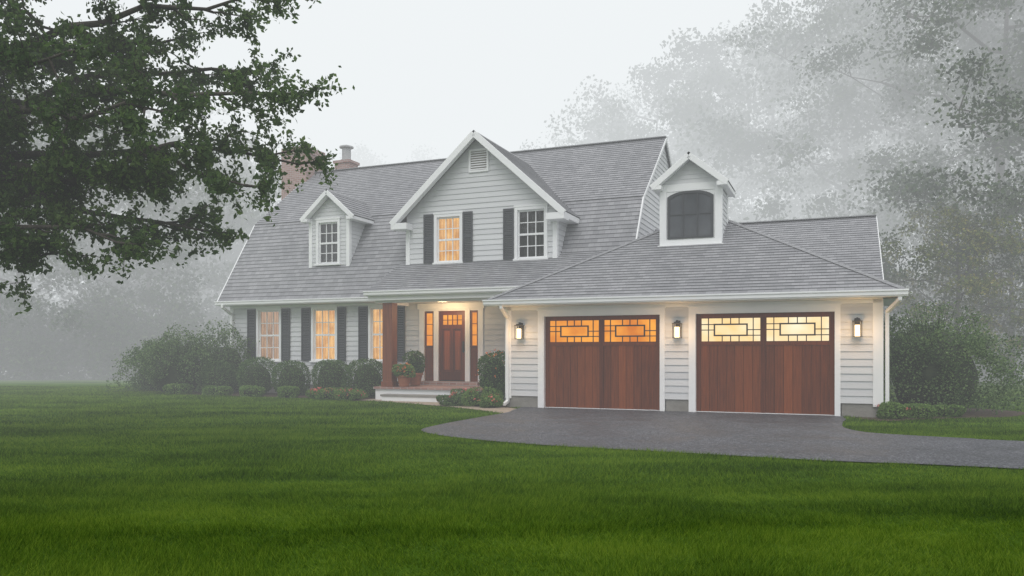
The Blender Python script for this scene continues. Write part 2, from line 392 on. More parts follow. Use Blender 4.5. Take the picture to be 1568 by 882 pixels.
t.face([(-12.0,18.85,2.83),(-12.0,20.9,2.83),(-12.0,20.9,4.0)])
def vb(u,v,z0,z1,w=.13,side=1):
    t.box(u-(w if side>0 else .02),u+(.02 if side>0 else w),v-.035,v+.1,z0,z1)
vb(-18.3,VM,.25,2.79,.13,-1); vb(.84,VG,.22,2.38,.17,1); vb(-7.28,VG,.22,2.38,.13,-1)
vb(BL,VM,3.8,5.12,.11,-1); vb(BR,VM,3.8,5.12,.11,1); vb(DR,DV,3.95,5.5,.10,1); vb(DL,DV,3.95,5.5,.10,-1)
t.box(BL,BR,VM-.03,VM,3.80,3.87)
def rakes(c,h,ze,zp,v,w=.16):
    for s in (-1,1):
        t.beam((c+s*h,v,ze-.07),(c,v,zp-.07),.05,w)
        t.beam((c+s*(h-.03),v+.12,ze-.11),(c,v+.12,zp-.11),.2,.03)
rakes(BC,HO,ZE,ZP,20.21,.17)
rakes(DC,DH,DZE,DZP,20.65,.13); rakes(CC,CH,CZE,CZP,19.35,.14)
rakes(CC,CH,CZE,CZP,20.97,.14)
for s in (-1,1):
    a=BC+s*HO; b=BC+s*(HO-.52)
    t.box(min(a,b),max(a,b),20.19,20.62,ZE-.22,ZE-.04)
    t.box(min(a,a-s*.05),max(a,a-s*.05),20.25,21.6,ZE-.16,ZE-.02)
    t.box(min(a,BC+s*2.3),max(a,BC+s*2.3),20.62,21.6,ZE-.17,ZE-.15)
    for (c,h,ze,v0,v1) in ((DC,DH,DZE,20.63,21.85),(CC,CH,CZE,19.33,20.98)):
        a=c+s*h; b=c+s*(h-.24)
        t.box(min(a,b),max(a,b),v0,v1,ze-.12,ze-.02)
for u in (-5.0,-18.5):
    for a,b in (((u,20.2,2.88),(u,22,5.63)),((u,22,5.63),(u,25.2,8.05)),((u,25.2,8.05),(u,28.4,5.63)),((u,28.4,5.63),(u,30.2,2.88))):
        t.beam(a,b,.04,.09)
t.beam((1.0,19.6,2.46),(1.0,24,4.99),.04,.09); t.beam((1.0,24,4.99),(1.0,28.4,2.46),.04,.09)
def spout(u,ve,vw,ztop,zb,du=0):
    t.beam((u+du,ve,ztop),(u+du,ve,ztop-.1),.07,.07,up=(0,1,0)); t.beam((u+du,ve,ztop-.08),(u,vw,ztop-.3),.07,.07); t.beam((u,vw,ztop-.28),(u,vw,zb),.07,.08,up=(0,1,0)); t.beam((u,vw,zb+.03),(u,vw-.22,zb-.03),.07,.07)
spout(-7.22,17.05,17.43,2.42,.12); spout(.93,17.05,17.50,2.42,.12,.2); spout(-18.2,20.1,20.53,2.82,.12)
t.box(CL-.02,CR+.02,CV-.03,CV+.01,3.86,4.06); t.box(CL-.02,CL+.15,CV-.028,CV+.01,4.06,5.42); t.box(CR-.15,CR+.02,CV-.028,CV+.01,4.06,5.42)
t.box(CL+.15,CR-.15,CV-.028,CV+.01,5.24,5.42); t.box(CL+.15,CR-.15,CV-.012,CV+.01,4.06,5.24)
t.box(CL-.06,CR+.06,CV-.09,CV-.03,3.86,3.93)
t.box(CR-.02,CR+.025,CV,CV+.12,3.9,5.42); t.box(CR-.02,CR+.025,CB-.12,CB+.02,4.3,5.42)
t.box(-9.72,-9.66,VM-.05,VM,6.42,7.08); t.box(-9.16,-9.10,VM-.05,VM,6.42,7.08); t.box(-9.66,-9.16,VM-.05,VM,6.42,6.48); t.box(-9.66,-9.16,VM-.05,VM,7.02,7.08)
for i in range(8):
    z=6.49+i*.067; t.face([(-9.66,VM-.047,z),(-9.16,VM-.047,z),(-9.16,VM-.026,z+.034),(-9.66,VM-.026,z+.034)])
trim.build('white_trim',['trim'],house,.004)
vb_=MB(); vb_.box(-9.66,-9.16,VM-.021,VM-.001,6.48,7.02); vb_.build('gable_vent_back',['found'],house)

for w in WIN: window(win,w[0],w[1],w[2],w[3],VM,w[4])
for w in GW: window(win,w[0],w[1],w[2],w[3],VM,w[4])
window(win,-15.16,-14.28,4.07,5.45,DV,'dim')
for u0,u1 in ((-17.60,-17.27),(-16.25,-15.93),(-15.49,-15.15),(-14.15,-13.86),(-13.40,-13.08),(-12.08,-11.80)): shutter(shut,u0,u1,1.04,2.68,VM)
for u0,u1 in ((-11.17,-10.86),(-9.90,-9.60),(-8.65,-8.34)): shutter(shut,u0,u1,3.90,5.32,VM)
c0,c1,zb,zs,za=CC-.52,CC+.52,4.12,5.07,5.20
def arch(o,n=14):
    pts=[(c0-o,zb-o),(c1+o,zb-o)]
    for i in range(n+1):
        s=1-2*i/n; pts.append((CC+s*(.52+o),zs+o+(za-zs)*(1-abs(s)**3)))
    return pts
win.face([(a,CV-.020,b) for a,b in arch(0)],5)
fr=MB(); o1=arch(.035); o0=arch(-.02)
for i in range(len(o1)):
    j=(i+1)%len(o1)
    fr.face([(o1[i][0],CV-.05,o1[i][1]),(o1[j][0],CV-.05,o1[j][1]),(o0[j][0],CV-.05,o0[j][1]),(o0[i][0],CV-.05,o0[i][1])])
    fr.face([(o0[i][0],CV-.05,o0[i][1]),(o0[j][0],CV-.05,o0[j][1]),(o0[j][0],CV-.018,o0[j][1]),(o0[i][0],CV-.018,o0[i][1])])
    fr.face([(o1[j][0],CV-.05,o1[j][1]),(o1[i][0],CV-.05,o1[i][1]),(o1[i][0],CV-.01,o1[i][1]),(o1[j][0],CV-.01,o1[j][1])])
for k in (-.17,.17): fr.box(CC+k-.014,CC+k+.014,CV-.045,CV-.019,zb,za-.02)
fr.box(c0,c1,CV-.044,CV-.019,4.66,4.685)
fr.build('arched_window_frame',['shutter'],house)
win.build('windows',WMATS,house)
shut.build('shutters',['shutter'],house)

fo=MB()
fo.box(-7.26,-6.45,VG+.01,VG+.4,-.1,.28); fo.box(-3.48,-2.96,VG+.01,VG+.4,-.1,.28); fo.box(.09,.82,VG+.01,24,-.1,.28)
fo.box(-18.28,-7.3,VM+.01,VM+.4,-.1,.30); fo.box(-18.28,-17.9,VM+.4,29.7,-.1,.3); fo.box(-7.26,-6.9,VG+.4,VM,-.1,.28)
fo.box(-18.28,.8,27.6,27.99,-.1,.28)
fo.build('foundation',['found'],house)
po=MB()
po.box(-11.75,-7.3,18.86,VM-.0,.0,.30,0); po.box(-11.78,-7.3,18.80,VM-.03,.30,.36,1)
po.box(-11.3,-8.9,18.45,18.85,.0,.13,0); po.box(-11.33,-8.87,18.42,18.80,.13,.18,2)
po.box(-11.35,-9.3,20.25,VM-.05,.36,.47,1)
po.build('porch_floor',['trim','brick','found'],house,.004)
c=MB(); c.box(-11.56,-11.26,18.92,19.21,.36,2.66); c.box(-11.59,-11.23,18.89,19.24,.36,.5); c.build('porch_post',['post'],house,.008)
d=MB(); f=VM-.04
DU0,DU1=-10.70,-9.84
d.box(-11.32,-11.16,f,VM+.1,.47,2.62,0); d.box(-9.43,-9.27,f,VM+.1,.47,2.62,0); d.box(-11.36,-9.23,f-.03,VM+.1,2.56,2.72,0)
d.box(-10.85,-10.70,f+.01,VM+.1,.47,2.56,0); d.box(-9.84,-9.69,f+.01,VM+.1,.47,2.56,0); d.box(-11.16,-9.43,f+.012,VM+.1,2.50,2.56,0)
for a,b in ((-11.16,-10.85),(-9.69,-9.43)):
    d.box(a,b,VM+.02,VM+.08,.47,1.45,1); d.box(a,a+.05,VM+.0,VM+.06,1.45,2.5,1); d.box(b-.05,b,VM+.0,VM+.06,1.45,2.5,1)
    d.box(a+.05,b-.05,VM+.0,VM+.06,2.44,2.5,1); d.box(a+.05,b-.05,VM+.0,VM+.06,1.45,1.5,1)
    d.face([(a,VM+.045,1.45),(b,VM+.045,1.45),(b,VM+.045,2.5),(a,VM+.045,2.5)],3)
    for z in (1.8,2.12): d.box(a+.05,b-.05,VM+.02,VM+.044,z-.01,z+.01,1)
    d.box(a+.07,b-.07,VM+.0,VM+.02,.6,1.36,1)
d.box(DU0,DU1,VM+.04,VM+.09,.47,.5,4)
d.box(DU0,DU0+.12,VM+.02,VM+.08,.5,2.5,1); d.box(DU1-.12,DU1,VM+.02,VM+.08,.5,2.5,1)
d.box(DU0+.12,DU1-.12,VM+.02,VM+.08,.5,.74,1); d.box(DU0+.12,DU1-.12,VM+.02,VM+.08,1.98,2.1,1); d.box(DU0+.12,DU1-.12,VM+.02,VM+.08,2.38,2.5,1)
d.box(-10.31,-10.23,VM+.021,VM+.08,.74,1.98,1)
for a,b in ((DU0+.12,-10.31),(-10.23,DU1-.12)): d.box(a,b,VM+.05,VM+.09,.74,1.98,1); d.box(a+.05,b-.05,VM+.035,VM+.05,.8,1.92,2)
d.face([(DU0+.12,VM+.06,2.1),(DU1-.12,VM+.06,2.1),(DU1-.12,VM+.06,2.38),(DU0+.12,VM+.06,2.38)],3)
for i in (1,2,3):
    x=DU0+.12+(DU1-DU0-.24)*i/4; d.box(x-.012,x+.012,VM+.03,VM+.058,2.1,2.38,1)
d.box(DU0+.12,DU1-.12,VM+.031,VM+.057,2.225,2.245,1)
d.box(-9.93,-9.89,VM-.03,VM+.02,1.35,1.5,4); d.box(-9.94,-9.88,VM+.0,VM+.02,1.3,1.62,4)
d.build('front_door',['trim','wooddark','wood','am1','metal'],house)
def garage_door(nm,u0,u1,gl):
    g=MB(); z1=2.14; V=VG+.07
    g.box(u0,u1,V+.05,V+.08,.02,z1,1)
    st=.09
    g.box(u0,u0+st,V,V+.05,.03,z1,1); g.box(u1-st,u1,V,V+.05,.03,z1,1); g.box(u0+st,u1-st,V,V+.05,z1-.08,z1,1)
    mc=(u0+u1)/2; g.box(mc-.045,mc+.045,V-.003,V+.05,.03,z1-.08,1)
    g.box(u0+st,mc-.045,V+.001,V+.05,1.46,1.53,1); g.box(mc+.045,u1-st,V+.001,V+.05,1.46,1.53,1)
    for a,b in ((u0+st,mc-.045),(mc+.045,u1-st)):
        n=7
        for i in range(n):
            x0=a+(b-a)*i/n; x1=a+(b-a)*(i+1)/n; off=.004 if i%2 else .0
            g.box(x0+.003,x1-.003,V+.014+off,V+.05,.035,1.46,0)
        h0,h1=1.53,z1-.08; w=b-a; h=h1-h0; y0,y1=V+.02,V+.044; e=.010
        g.face([(a,V+.046,h0),(b,V+.046,h0),(b,V+.046,h1),(a,V+.046,h1)],2)
        rx0,rx1=a+.23*w,a+.77*w; rz0,rz1=h0+.27*h,h0+.72*h; mz=(rz0+rz1)/2
        def hb(x0,x1,z,e=e): g.box(x0,x1,y0,y1,z-e,z+e,3)
        def vb2(x,za_,zb_,e=e): g.box(x-e,x+e,y0+.001,y1-.001,za_,zb_,3)
        E=.016
        hb(rx0-E,rx1+E,rz0,E);hb(rx0-E,rx1+E,rz1,E);vb2(rx0,rz0,rz1,E);vb2(rx1,rz0,rz1,E)
        for k in (.13,.36,.5,.64,.87): vb2(a+k*w,rz1 if .2<k<.8 else mz,h1)
        for k in (.13,.36,.5,.64,.87): vb2(a+k*w,h0,rz0 if .2<k<.8 else mz)
        hb(a,rx0,mz); hb(rx1,b,mz)
        hb(a,rx0,rz1); hb(rx1,b,rz0)
        g.box(a,b,V+.004,V+.044,h0,h0+.018,1); g.box(a,b,V+.004,V+.044,h1-.018,h1,1); g.box(a,a+.018,V+.005,V+.044,h0,h1,1); g.box(b-.018,b,V+.005,V+.044,h0,h1,1)
    g.box(u0-.15,u0,VG-.04,VG+.12,.0,z1+.14,4); g.box(u1,u1+.11,VG-.04,VG+.12,.0,z1+.14,4); g.box(u0,u1,VG-.04,VG+.12,z1+.003,z1+.14,4)
    g.box(u0-.17,u1+.13,VG-.06,VG+.0,z1+.14,z1+.17,4); g.box(u0,u1,V-.01,V+.06,.004,.03,4)
    g.build(nm,['wood','wooddark',gl,'metal','trim'],house)
garage_door('garage_door_1',-6.32,-3.61,'am1'); garage_door('garage_door_2',-2.83,-.04,'am2')
def lantern(i,u,z):
    l=MB(); y=VG-.03
    l.box(u-.05,u+.05,y-.02,y,z-.15,z+.2,0)
    l.box(u-.085,u+.085,y-.2,y-.03,z-.185,z-.17,0); l.box(u-.095,u+.095,y-.21,y-.02,z+.13,z+.145,0)
    l.box(u-.06,u+.06,y-.175,y-.055,z+.145,z+.17,0); l.box(u-.018,u+.018,y-.13,y-.02,z+.17,z+.21,0)
    for a in (-.08,.08):
        for b in (-.195,-.035): l.box(u+a-.007,u+a+.007,y+b-.007,y+b+.007,z-.17,z+.13,0)
    l.box(u-.045,u+.045,y-.165,y-.075,z-.165,z+.06,1)
    l.build('wall_lantern_%d'%i,['metal','lampglow'],house)
    L=bpy.data.lights.new('lantern_bulb_%d'%i,'POINT'); L.energy=8; L.color=(1,.58,.24); L.shadow_soft_size=.12
    o=bpy.data.objects.new('lantern_bulb_%d'%i,L); scene.collection.objects.link(o); o.parent=house; o.location=(u,y-.40,z-.05)
lantern(1,-6.89,1.80); lantern(2,-3.21,1.80); lantern(3,.38,1.80)
L=bpy.data.lights.new('porch_light','POINT'); L.energy=22; L.color=(1,.66,.34); L.shadow_soft_size=.12
o=bpy.data.objects.new('porch_light',L); scene.collection.objects.link(o); o.parent=house; o.location=(-10.2,19.9,2.45)
ch=MB()
ch.box(-19.45,-18.32,24.6,25.8,0,8.75,0); ch.box(-19.5,-18.27,24.55,25.85,8.75,8.85,0); ch.box(-19.45,-18.32,24.6,25.8,8.85,9.0,0); ch.box(-19.3,-18.5,24.75,25.65,9.0,9.06,1)
ch.box(-17.75,-17.1,25.6,26.2,7,8.50,0); ch.box(-17.8,-17.05,25.55,26.25,8.50,8.60,0)
ch.build('chimneys',['brick','found'],house)
fp=tube([(-17.42,25.9,8.58),(-17.42,25.9,8.66),(-17.42,25.9,8.68),(-17.42,25.9,9.12),(-17.42,25.9,9.13),(-17.42,25.9,9.18),(-17.42,25.9,9.26)],[.24,.24,.17,.17,.27,.27,.02],12)
np_mesh('chimney_flue',[fp],['flue'],house)

# ------------------------------------------------------------ ground
def sheet(name,pts,z,mat):
    me=bpy.data.meshes.new(name); me.from_pydata([(p[0],p[1],z) for p in pts],[],[list(range(len(pts)))]); me.materials.append(mat)
    o=bpy.data.objects.new(name,me); scene.collection.objects.link(o)
    if me.polygons[0].normal.z<0: me.flip_normals()
    return o
def smooth(pts,n=8,closed=True):
    out=[];m=len(pts)
    for i in range(m if closed else m-1):
        g=lambda k: np.array(pts[k%m] if closed else pts[max(0,min(m-1,k))],float)
        p0,p1,p2,p3=g(i-1),g(i),g(i+1),g(i+2)
        for j in range(n):
            s=j/n; out.append(tuple(.5*((2*p1)+(-p0+p2)*s+(2*p0-5*p1+4*p2-p3)*s*s+(-p0+3*p1-3*p2+p3)*s**3)))
    if not closed: out.append(tuple(pts[-1]))
    return out
def grass_nodes(nt, fine):
    """mower swaths + patchy growth, shared by turf and blades"""
    tc=N(nt,'ShaderNodeTexCoord')
    n1=N(nt,'ShaderNodeTexNoise',Scale=.55,Detail=7); n1.inputs['Roughness'].default_value=.68
    mp=N(nt,'ShaderNodeMapping'); mp.inputs['Scale'].default_value=(.28,1.6,1); mp.inputs['Rotation'].default_value=(0,0,.12)
    nt.links.new(tc.outputs['Object'],mp.inputs['Vector']); n3=N(nt,'ShaderNodeTexNoise',Scale=.8,Detail=5); nt.links.new(mp.outputs[0],n3.inputs['Vector'])
    nt.links.new(tc.outputs['Object'],n1.inputs['Vector'])
    a=N(nt,'ShaderNodeMath',operation='MULTIPLY'); a.inputs[1].default_value=.38; nt.links.new(n1.outputs['Fac'],a.inputs[0])
    b=N(nt,'ShaderNodeMath',operation='MULTIPLY_ADD'); b.inputs[1].default_value=.36; nt.links.new(n3.outputs['Fac'],b.inputs[0]); nt.links.new(a.outputs[0],b.inputs[2])
    c=N(nt,'ShaderNodeMath',operation='MULTIPLY_ADD'); c.inputs[1].default_value=.26; nt.links.new(fine,c.inputs[0]); nt.links.new(b.outputs[0],c.inputs[2])
    return c.outputs[0]
def grass_ground():
    m,nt,out=newmat('lawn_turf')
    tc=N(nt,'ShaderNodeTexCoord'); n2=N(nt,'ShaderNodeTexNoise',Scale=22,Detail=8); n2.inputs['Roughness'].default_value=.7
    nt.links.new(tc.outputs['Object'],n2.inputs['Vector'])
    r=ramp(nt,[(.38,(.022,.052,.005)),(.5,(.065,.135,.012)),(.62,(.13,.215,.022))],grass_nodes(nt,n2.outputs['Fac']))
    p=N(nt,'ShaderNodeBsdfPrincipled'); p.inputs['Roughness'].default_value=.95; p.inputs['Specular IOR Level'].default_value=.05
    nt.links.new(r.outputs[0],p.inputs['Base Color'])
    b=N(nt,'ShaderNodeBump',Strength=.8,Distance=.05); nt.links.new(n2.outputs['Fac'],b.inputs['Height']); nt.links.new(b.outputs[0],p.inputs['Normal'])
    nt.links.new(p.outputs[0],out.inputs['Surface']); return m
def grass_blade():
    m,nt,out=newmat('grass_blades'); g=N(nt,'ShaderNodeNewGeometry')
    r=ramp(nt,[(.35,(.03,.066,.006)),(.48,(.088,.175,.014)),(.64,(.205,.305,.032))],grass_nodes(nt,g.outputs['Random Per Island']))
    p=N(nt,'ShaderNodeBsdfDiffuse')
    t=N(nt,'ShaderNodeBsdfTranslucent'); mx=N(nt,'ShaderNodeMixShader'); mx.inputs[0].default_value=.4
    nt.links.new(r.outputs[0],p.inputs['Color']); nt.links.new(r.outputs[0],t.inputs['Color'])
    nt.links.new(p.outputs[0],mx.inputs[1]); nt.links.new(t.outputs[0],mx.inputs[2]); nt.links.new(mx.outputs[0],out.inputs['Surface']); return m
turf=grass_ground()
sheet('ground',[(-400,-60),(400,-60),(400,600),(-400,600)],0,turf)
drive=[(-1.5,13.2),(-.83,12.15),(.42,11.2),(1.86,10.5),(3.61,9.65),(4.71,9.3),(5.73,8.9),(8.2,7.8),(12,6.2),(18,4.2),(18,7.6),(12,9.7),(7.5,11.66),(6.9,12.05),(6.2,12.5),(5.75,13.0),(5.75,13.8),(6.15,14.8),(6.55,15.7),(6.4,16.6),(3,18.2),(.6,19.0),(.1,18.2),(-.1,17.2),(-.65,15.9),(-1.3,14.3)]
drive=smooth(drive,6)
def asphalt():
    m,nt,out=newmat('asphalt'); tc=N(nt,'ShaderNodeTexCoord')
    v=N(nt,'ShaderNodeTexVoronoi',Scale=55); n1=N(nt,'ShaderNodeTexNoise',Scale=1.1,Detail=7)
    for n in (v,n1): nt.links.new(tc.outputs['Object'],n.inputs['Vector'])
    sp=N(nt,'ShaderNodeSeparateColor'); nt.links.new(v.outputs['Color'],sp.inputs[0])
    r=ramp(nt,[(0,(.03,.032,.04)),(.75,(.075,.078,.09)),(1,(.20,.202,.22))],sp.outputs[0])
    r2=ramp(nt,[(.3,(.72,.72,.74)),(.7,(1.2,1.2,1.2))],n1.outputs['Fac'])
    mx=N(nt,'ShaderNodeMix',data_type='RGBA',blend_type='MULTIPLY'); mx.inputs[0].default_value=1; nt.links.new(r.outputs[0],mx.inputs[6]); nt.links.new(r2.outputs[0],mx.inputs[7])
    rr_=N(nt,'ShaderNodeMapRange'); rr_.inputs['From Min'].default_value=.35; rr_.inputs['From Max'].default_value=.65; rr_.inputs['To Min'].default_value=.48; rr_.inputs['To Max'].default_value=.68; nt.links.new(n1.outputs['Fac'],rr_.inputs['Value'])
    p=N(nt,'ShaderNodeBsdfPrincipled'); nt.links.new(rr_.outputs[0],p.inputs['Roughness']); nt.links.new(mx.outputs[2],p.inputs['Base Color'])
    b=N(nt,'ShaderNodeBump',Strength=.7,Distance=.01); nt.links.new(v.outputs['Distance'],b.inputs['Height']); nt.links.new(b.outputs[0],p.inputs['Normal'])
    nt.links.new(p.outputs[0],out.inputs['Surface']); return m
sheet('driveway',drive,.018,asphalt())
pc=smooth([(-3.9,22.0),(-2.9,21.1),(-1.7,19.9),(-.7,18.7),(.15,17.3)],6,False)
pl=[];pr=[]
for i,p in enumerate(pc):
    q=pc[min(i+1,len(pc)-1)];o_=pc[max(i-1,0)];dx,dy=q[0]-o_[0],q[1]-o_[1];l=math.hypot(dx,dy);pl.append((p[0]-dy/l*.5,p[1]+dx/l*.5));pr.append((p[0]+dy/l*.45,p[1]-dx/l*.45))
path=pl+pr[::-1]
M['pave']=noise_mat('sandstone_pavers',(.26,.20,.15),(.42,.35,.28),6,.85,.5,20)
sheet('front_path',path,.010,M['pave'])
bed1=smooth([L2W(u,v) for u,v in ((-19.6,20.6),(-19.8,19.3),(-18.5,18.75),(-16,18.75),(-13.5,18.6),(-12.2,18.2),(-11.4,18.4),(-11.4,20.6))],5)
bed2=smooth([L2W(u,v) for u,v in ((-8.9,19.0),(-9.0,18.2),(-8.5,17.2),(-7.6,16.95),(-7.1,17.1),(-7.1,18.8))],5)
bed3=smooth([(7.0,15.2),(8.2,15.6),(10.2,16.2),(11.2,17.6),(10,19),(7.6,18.6),(6.9,16.8)],5)
for b in (bed1,bed2,bed3): sheet('mulch_bed',b,.006,M['soil'])

def inpoly(P,poly):
    x,y=P[:,0],P[:,1]; ins=np.zeros(len(P),bool); n=len(poly); j=n-1
    for i in range(n):
        xi,yi=poly[i];xj,yj=poly[j]
        c=((yi>y)!=(yj>y))&(x<(xj-xi)*(y-yi)/(yj-yi+1e-12)+xi); ins^=c; j=i
    return ins
hf=[L2W(u,v) for u,v in ((-18.4,20.6),(-11.7,20.6),(-11.7,18.8),(-7.3,18.8),(-7.3,17.5),(.86,17.5),(.86,30),(-18.4,30))]
def grass(y0,y1,dens,h0,h1,w):
    xw=.72*y1+1; n=int(2*xw*(y1-y0)*dens)
    Pp=np.stack([NP.uniform(-xw,xw,n),NP.uniform(y0,y1,n)],1)
    Pp=Pp[np.abs(Pp[:,0])<.72*Pp[:,1]+1]
    for q in (drive,path,bed1,bed2,bed3,hf): Pp=Pp[~inpoly(Pp,q)]
    n=len(Pp); a=NP.uniform(0,2*math.pi,n); h=NP.uniform(h0,h1,n); ln=NP.normal(0,.5,(n,2))*h[:,None]
    cl=np.sin(Pp[:,0]*5.1+2*np.sin(Pp[:,1]*3.7))*np.sin(Pp[:,1]*6.6+1.7*np.sin(Pp[:,0]*2.9)); lo=np.sin(Pp[:,0]*1.3+1.3*np.sin(Pp[:,1]*1.1))
    h*=.85+.32*cl+.15*lo
    ln+=np.stack([.25*lo,.2*cl],1)*h[:,None]
    b0=np.stack([Pp[:,0]-np.cos(a)*w/2,Pp[:,1]-np.sin(a)*w/2,np.zeros(n)],1)
    b1=np.stack([Pp[:,0]+np.cos(a)*w/2,Pp[:,1]+np.sin(a)*w/2,np.zeros(n)],1)
    tp=np.stack([Pp[:,0]+ln[:,0],Pp[:,1]+ln[:,1],h],1)
    V=np.stack([b0,b1,tp],1).reshape(-1,3); return (V,np.arange(3*n).reshape(n,3),0)
np_mesh('lawn_grass',[grass(3.6,8,5500,.03,.06,.0055),grass(8,14,2400,.03,.06,.008),grass(14,30,650,.03,.065,.015)],[grass_blade()],None,3)

# ------------------------------------------------------------ plants
M['box']=leaf_mat('boxwood_leaves',[(.25,(.035,.075,.024)),(.5,(.08,.15,.046)),(.8,(.16,.25,.08))],.25,3)
M['shrub']=leaf_mat('shrub_leaves',[(.25,(.045,.088,.03)),(.5,(.10,.17,.06)),(.8,(.19,.27,.10))],.3,1.5)
M['light']=leaf_mat('perennial_leaves',[(.25,(.07,.13,.03)),(.5,(.13,.23,.055)),(.8,(.22,.33,.09))],.3,3)
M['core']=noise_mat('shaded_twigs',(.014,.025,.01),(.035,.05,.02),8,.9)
M['red']=noise_mat('pink_petals',(.45,.07,.07),(.65,.22,.18),20,.6,island=.5)
M['orange']=noise_mat('orange_petals',(.6,.14,.05),(.75,.28,.10),20,.6,island=.5)
def shrub(name,x,y,w,h,n,ls,mat,lump=.12,flowers=None,z0=0.0,dp=None,seed=0,flat=.75,parent=None,nf=80,loose=.02):
    rr=np.random.default_rng(seed+100); dp=dp or w
    d=rr.normal(size=(n,3)); d/=np.linalg.norm(d,axis=1)[:,None]
    nk=14 if loose<.03 else 60
    K=rr.normal(size=(nk,3)); K/=np.linalg.norm(K,axis=1)[:,None]; A=rr.uniform(-1,1.2,nk)
    sh=6 if loose<.03 else 22
    def lum(d): return 1+lump*(np.exp(sh*(d@K.T-1))@A)
    rad=(1-np.abs(rr.normal(0,.09 if loose<.03 else .14,n)))*lum(d)+rr.exponential(loose,n)
    e=np.sign(d)*np.abs(d)**flat
    C=np.stack([x+e[:,0]*w/2*rad,y+e[:,1]*dp/2*rad,z0+h*.48+e[:,2]*h*.5*rad],1); C=C[C[:,2]>z0+.01]
    parts=[leaves(C,ls,ls*.6,0)]
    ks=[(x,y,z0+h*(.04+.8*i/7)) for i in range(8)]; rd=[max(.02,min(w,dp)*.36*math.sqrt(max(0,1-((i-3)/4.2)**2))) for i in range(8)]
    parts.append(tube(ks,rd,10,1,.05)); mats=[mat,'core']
    if loose>.03:
        for i in range(80):
            dd=rr.normal(size=3); dd[2]=abs(dd[2])+.1; dd/=np.linalg.norm(dd); a=np.array([x,y,z0+h*.48])+dd*np.array([w/2,dp/2,h*.5])*.8; b=a+(dd+np.array([0,0,.35]))*h*.22
            parts.append(tube([a,(a+b)/2,b],[.008,.006,.003],3,1)); tt=rr.uniform(.1,1.05,(22,1)); parts.append(leaves(a+(b-a)*tt+rr.normal(0,.045,(22,3)),ls,ls*.55,0))
    if flowers:
        d=rr.normal(size=(nf,3)); d[:,2]=np.abs(d[:,2]); d/=np.linalg.norm(d,axis=1)[:,None]
        C=np.stack([x+d[:,0]*w*.5,y+d[:,1]*dp*.5,z0+h*.48+d[:,2]*h*.55],1)
        C=np.repeat(C,4,0)+rr.normal(0,.018,(nf*4,3)); parts.append(leaves(C,.045,.04,2)); mats.append(flowers)
    return np_mesh(name,parts,mats,parent)
k=0
for u,s in ((-17.95,1.0),(-16.5,1.05),(-15.2,1.02),(-13.75,1.12),(-12.55,1.06)):
    x,y=L2W(u,19.7); shrub('boxwood_shrub',x,y,1.06*s,1.06*s,6000,.042,'box',.12,seed=k,flat=.85); k+=1
for u,v,s in ((-18.9,18.95,.7),(-17.2,18.8,.75),(-15.85,18.75,.72),(-14.5,18.7,.66)):
    x,y=L2W(u,v); shrub('perennial_plant',x,y,s,.34,1700,.05,'light',.3,seed=k); k+=1
for u,v,s in ((-13.05,18.6,.8),(-12.3,18.45,.8),(-13.6,18.75,.5)):
    x,y=L2W(u,v); shrub('flowering_plant',x,y,s,.28,1500,.05,'light',.35,'red',seed=k,nf=34); k+=1
for u,v,s,h in ((-8.6,18.1,.9,.36),(-8.0,17.6,.9,.4),(-8.7,17.5,.7,.24),(-7.55,17.15,.5,.3)):
    x,y=L2W(u,v); shrub('flowering_plant',x,y,s,h,1700,.05,'light' if k%2 else 'shrub',.35,'red',seed=k,nf=14); k+=1
x,y=L2W(-7.95,18.35); shrub('rounded_shrub',x,y,.9,1.2,6000,.045,'box',.25,'orange',seed=k,nf=22,z0=.15); k+=1
shrub('lilac_shrub',-10.6,25.3,1.9,1.65,12000,.065,'shrub',.6,seed=41,flat=.9,loose=.05)
shrub('lilac_shrub',-9.3,26.0,1.9,1.75,10000,.065,'shrub',.6,seed=42,flat=.9,loose=.05)
shrub('lilac_shrub',-11.9,27.0,1.9,1.5,9000,.065,'shrub',.6,seed=43,flat=.9,loose=.05)
shrub('viburnum_shrub',9.35,17.7,2.4,2.12,26000,.058,'shrub',.9,seed=44,flat=1.0,loose=.05)
for x,y,s,h in ((7.5,15.75,.6,.34),(8.15,16.0,.65,.28),(7.25,16.3,.5,.3),(8.9,16.3,.6,.22)):
    shrub('perennial_plant',x,y,s,h,1600,.055,'light',.35,'red',seed=k,nf=3); k+=1
pot=bpy.data.objects.new('potted_plant',None); scene.collection.objects.link(pot)
x,y=L2W(-10.95,19.05)
np_mesh('terracotta_pot',[tube([(x,y,.36),(x,y,.37),(x,y,.62),(x,y,.63),(x,y,.69),(x,y,.69),(x,y,.64)],[.02,.13,.19,.22,.22,.18,.02],16,0)],['terracotta'],pot)
shrub('potted_flowers',x,y,.5,.36,1200,.055,'light',.3,'orange',.62,seed=77,parent=pot,nf=40)
x,y=L2W(-11.0,19.75)
pot2=bpy.data.objects.new('potted_plant',None); scene.collection.objects.link(pot2)
np_mesh('terracotta_pot',[tube([(x,y,.36),(x,y,.37),(x,y,.66),(x,y,.67),(x,y,.73),(x,y,.73),(x,y,.68)],[.02,.14,.2,.23,.23,.19,.02],16,0)],['terracotta'],pot2)
shrub('potted_boxwood',x,y,.6,.7,2200,.045,'box',.2,None,.66,seed=78,parent=pot2)

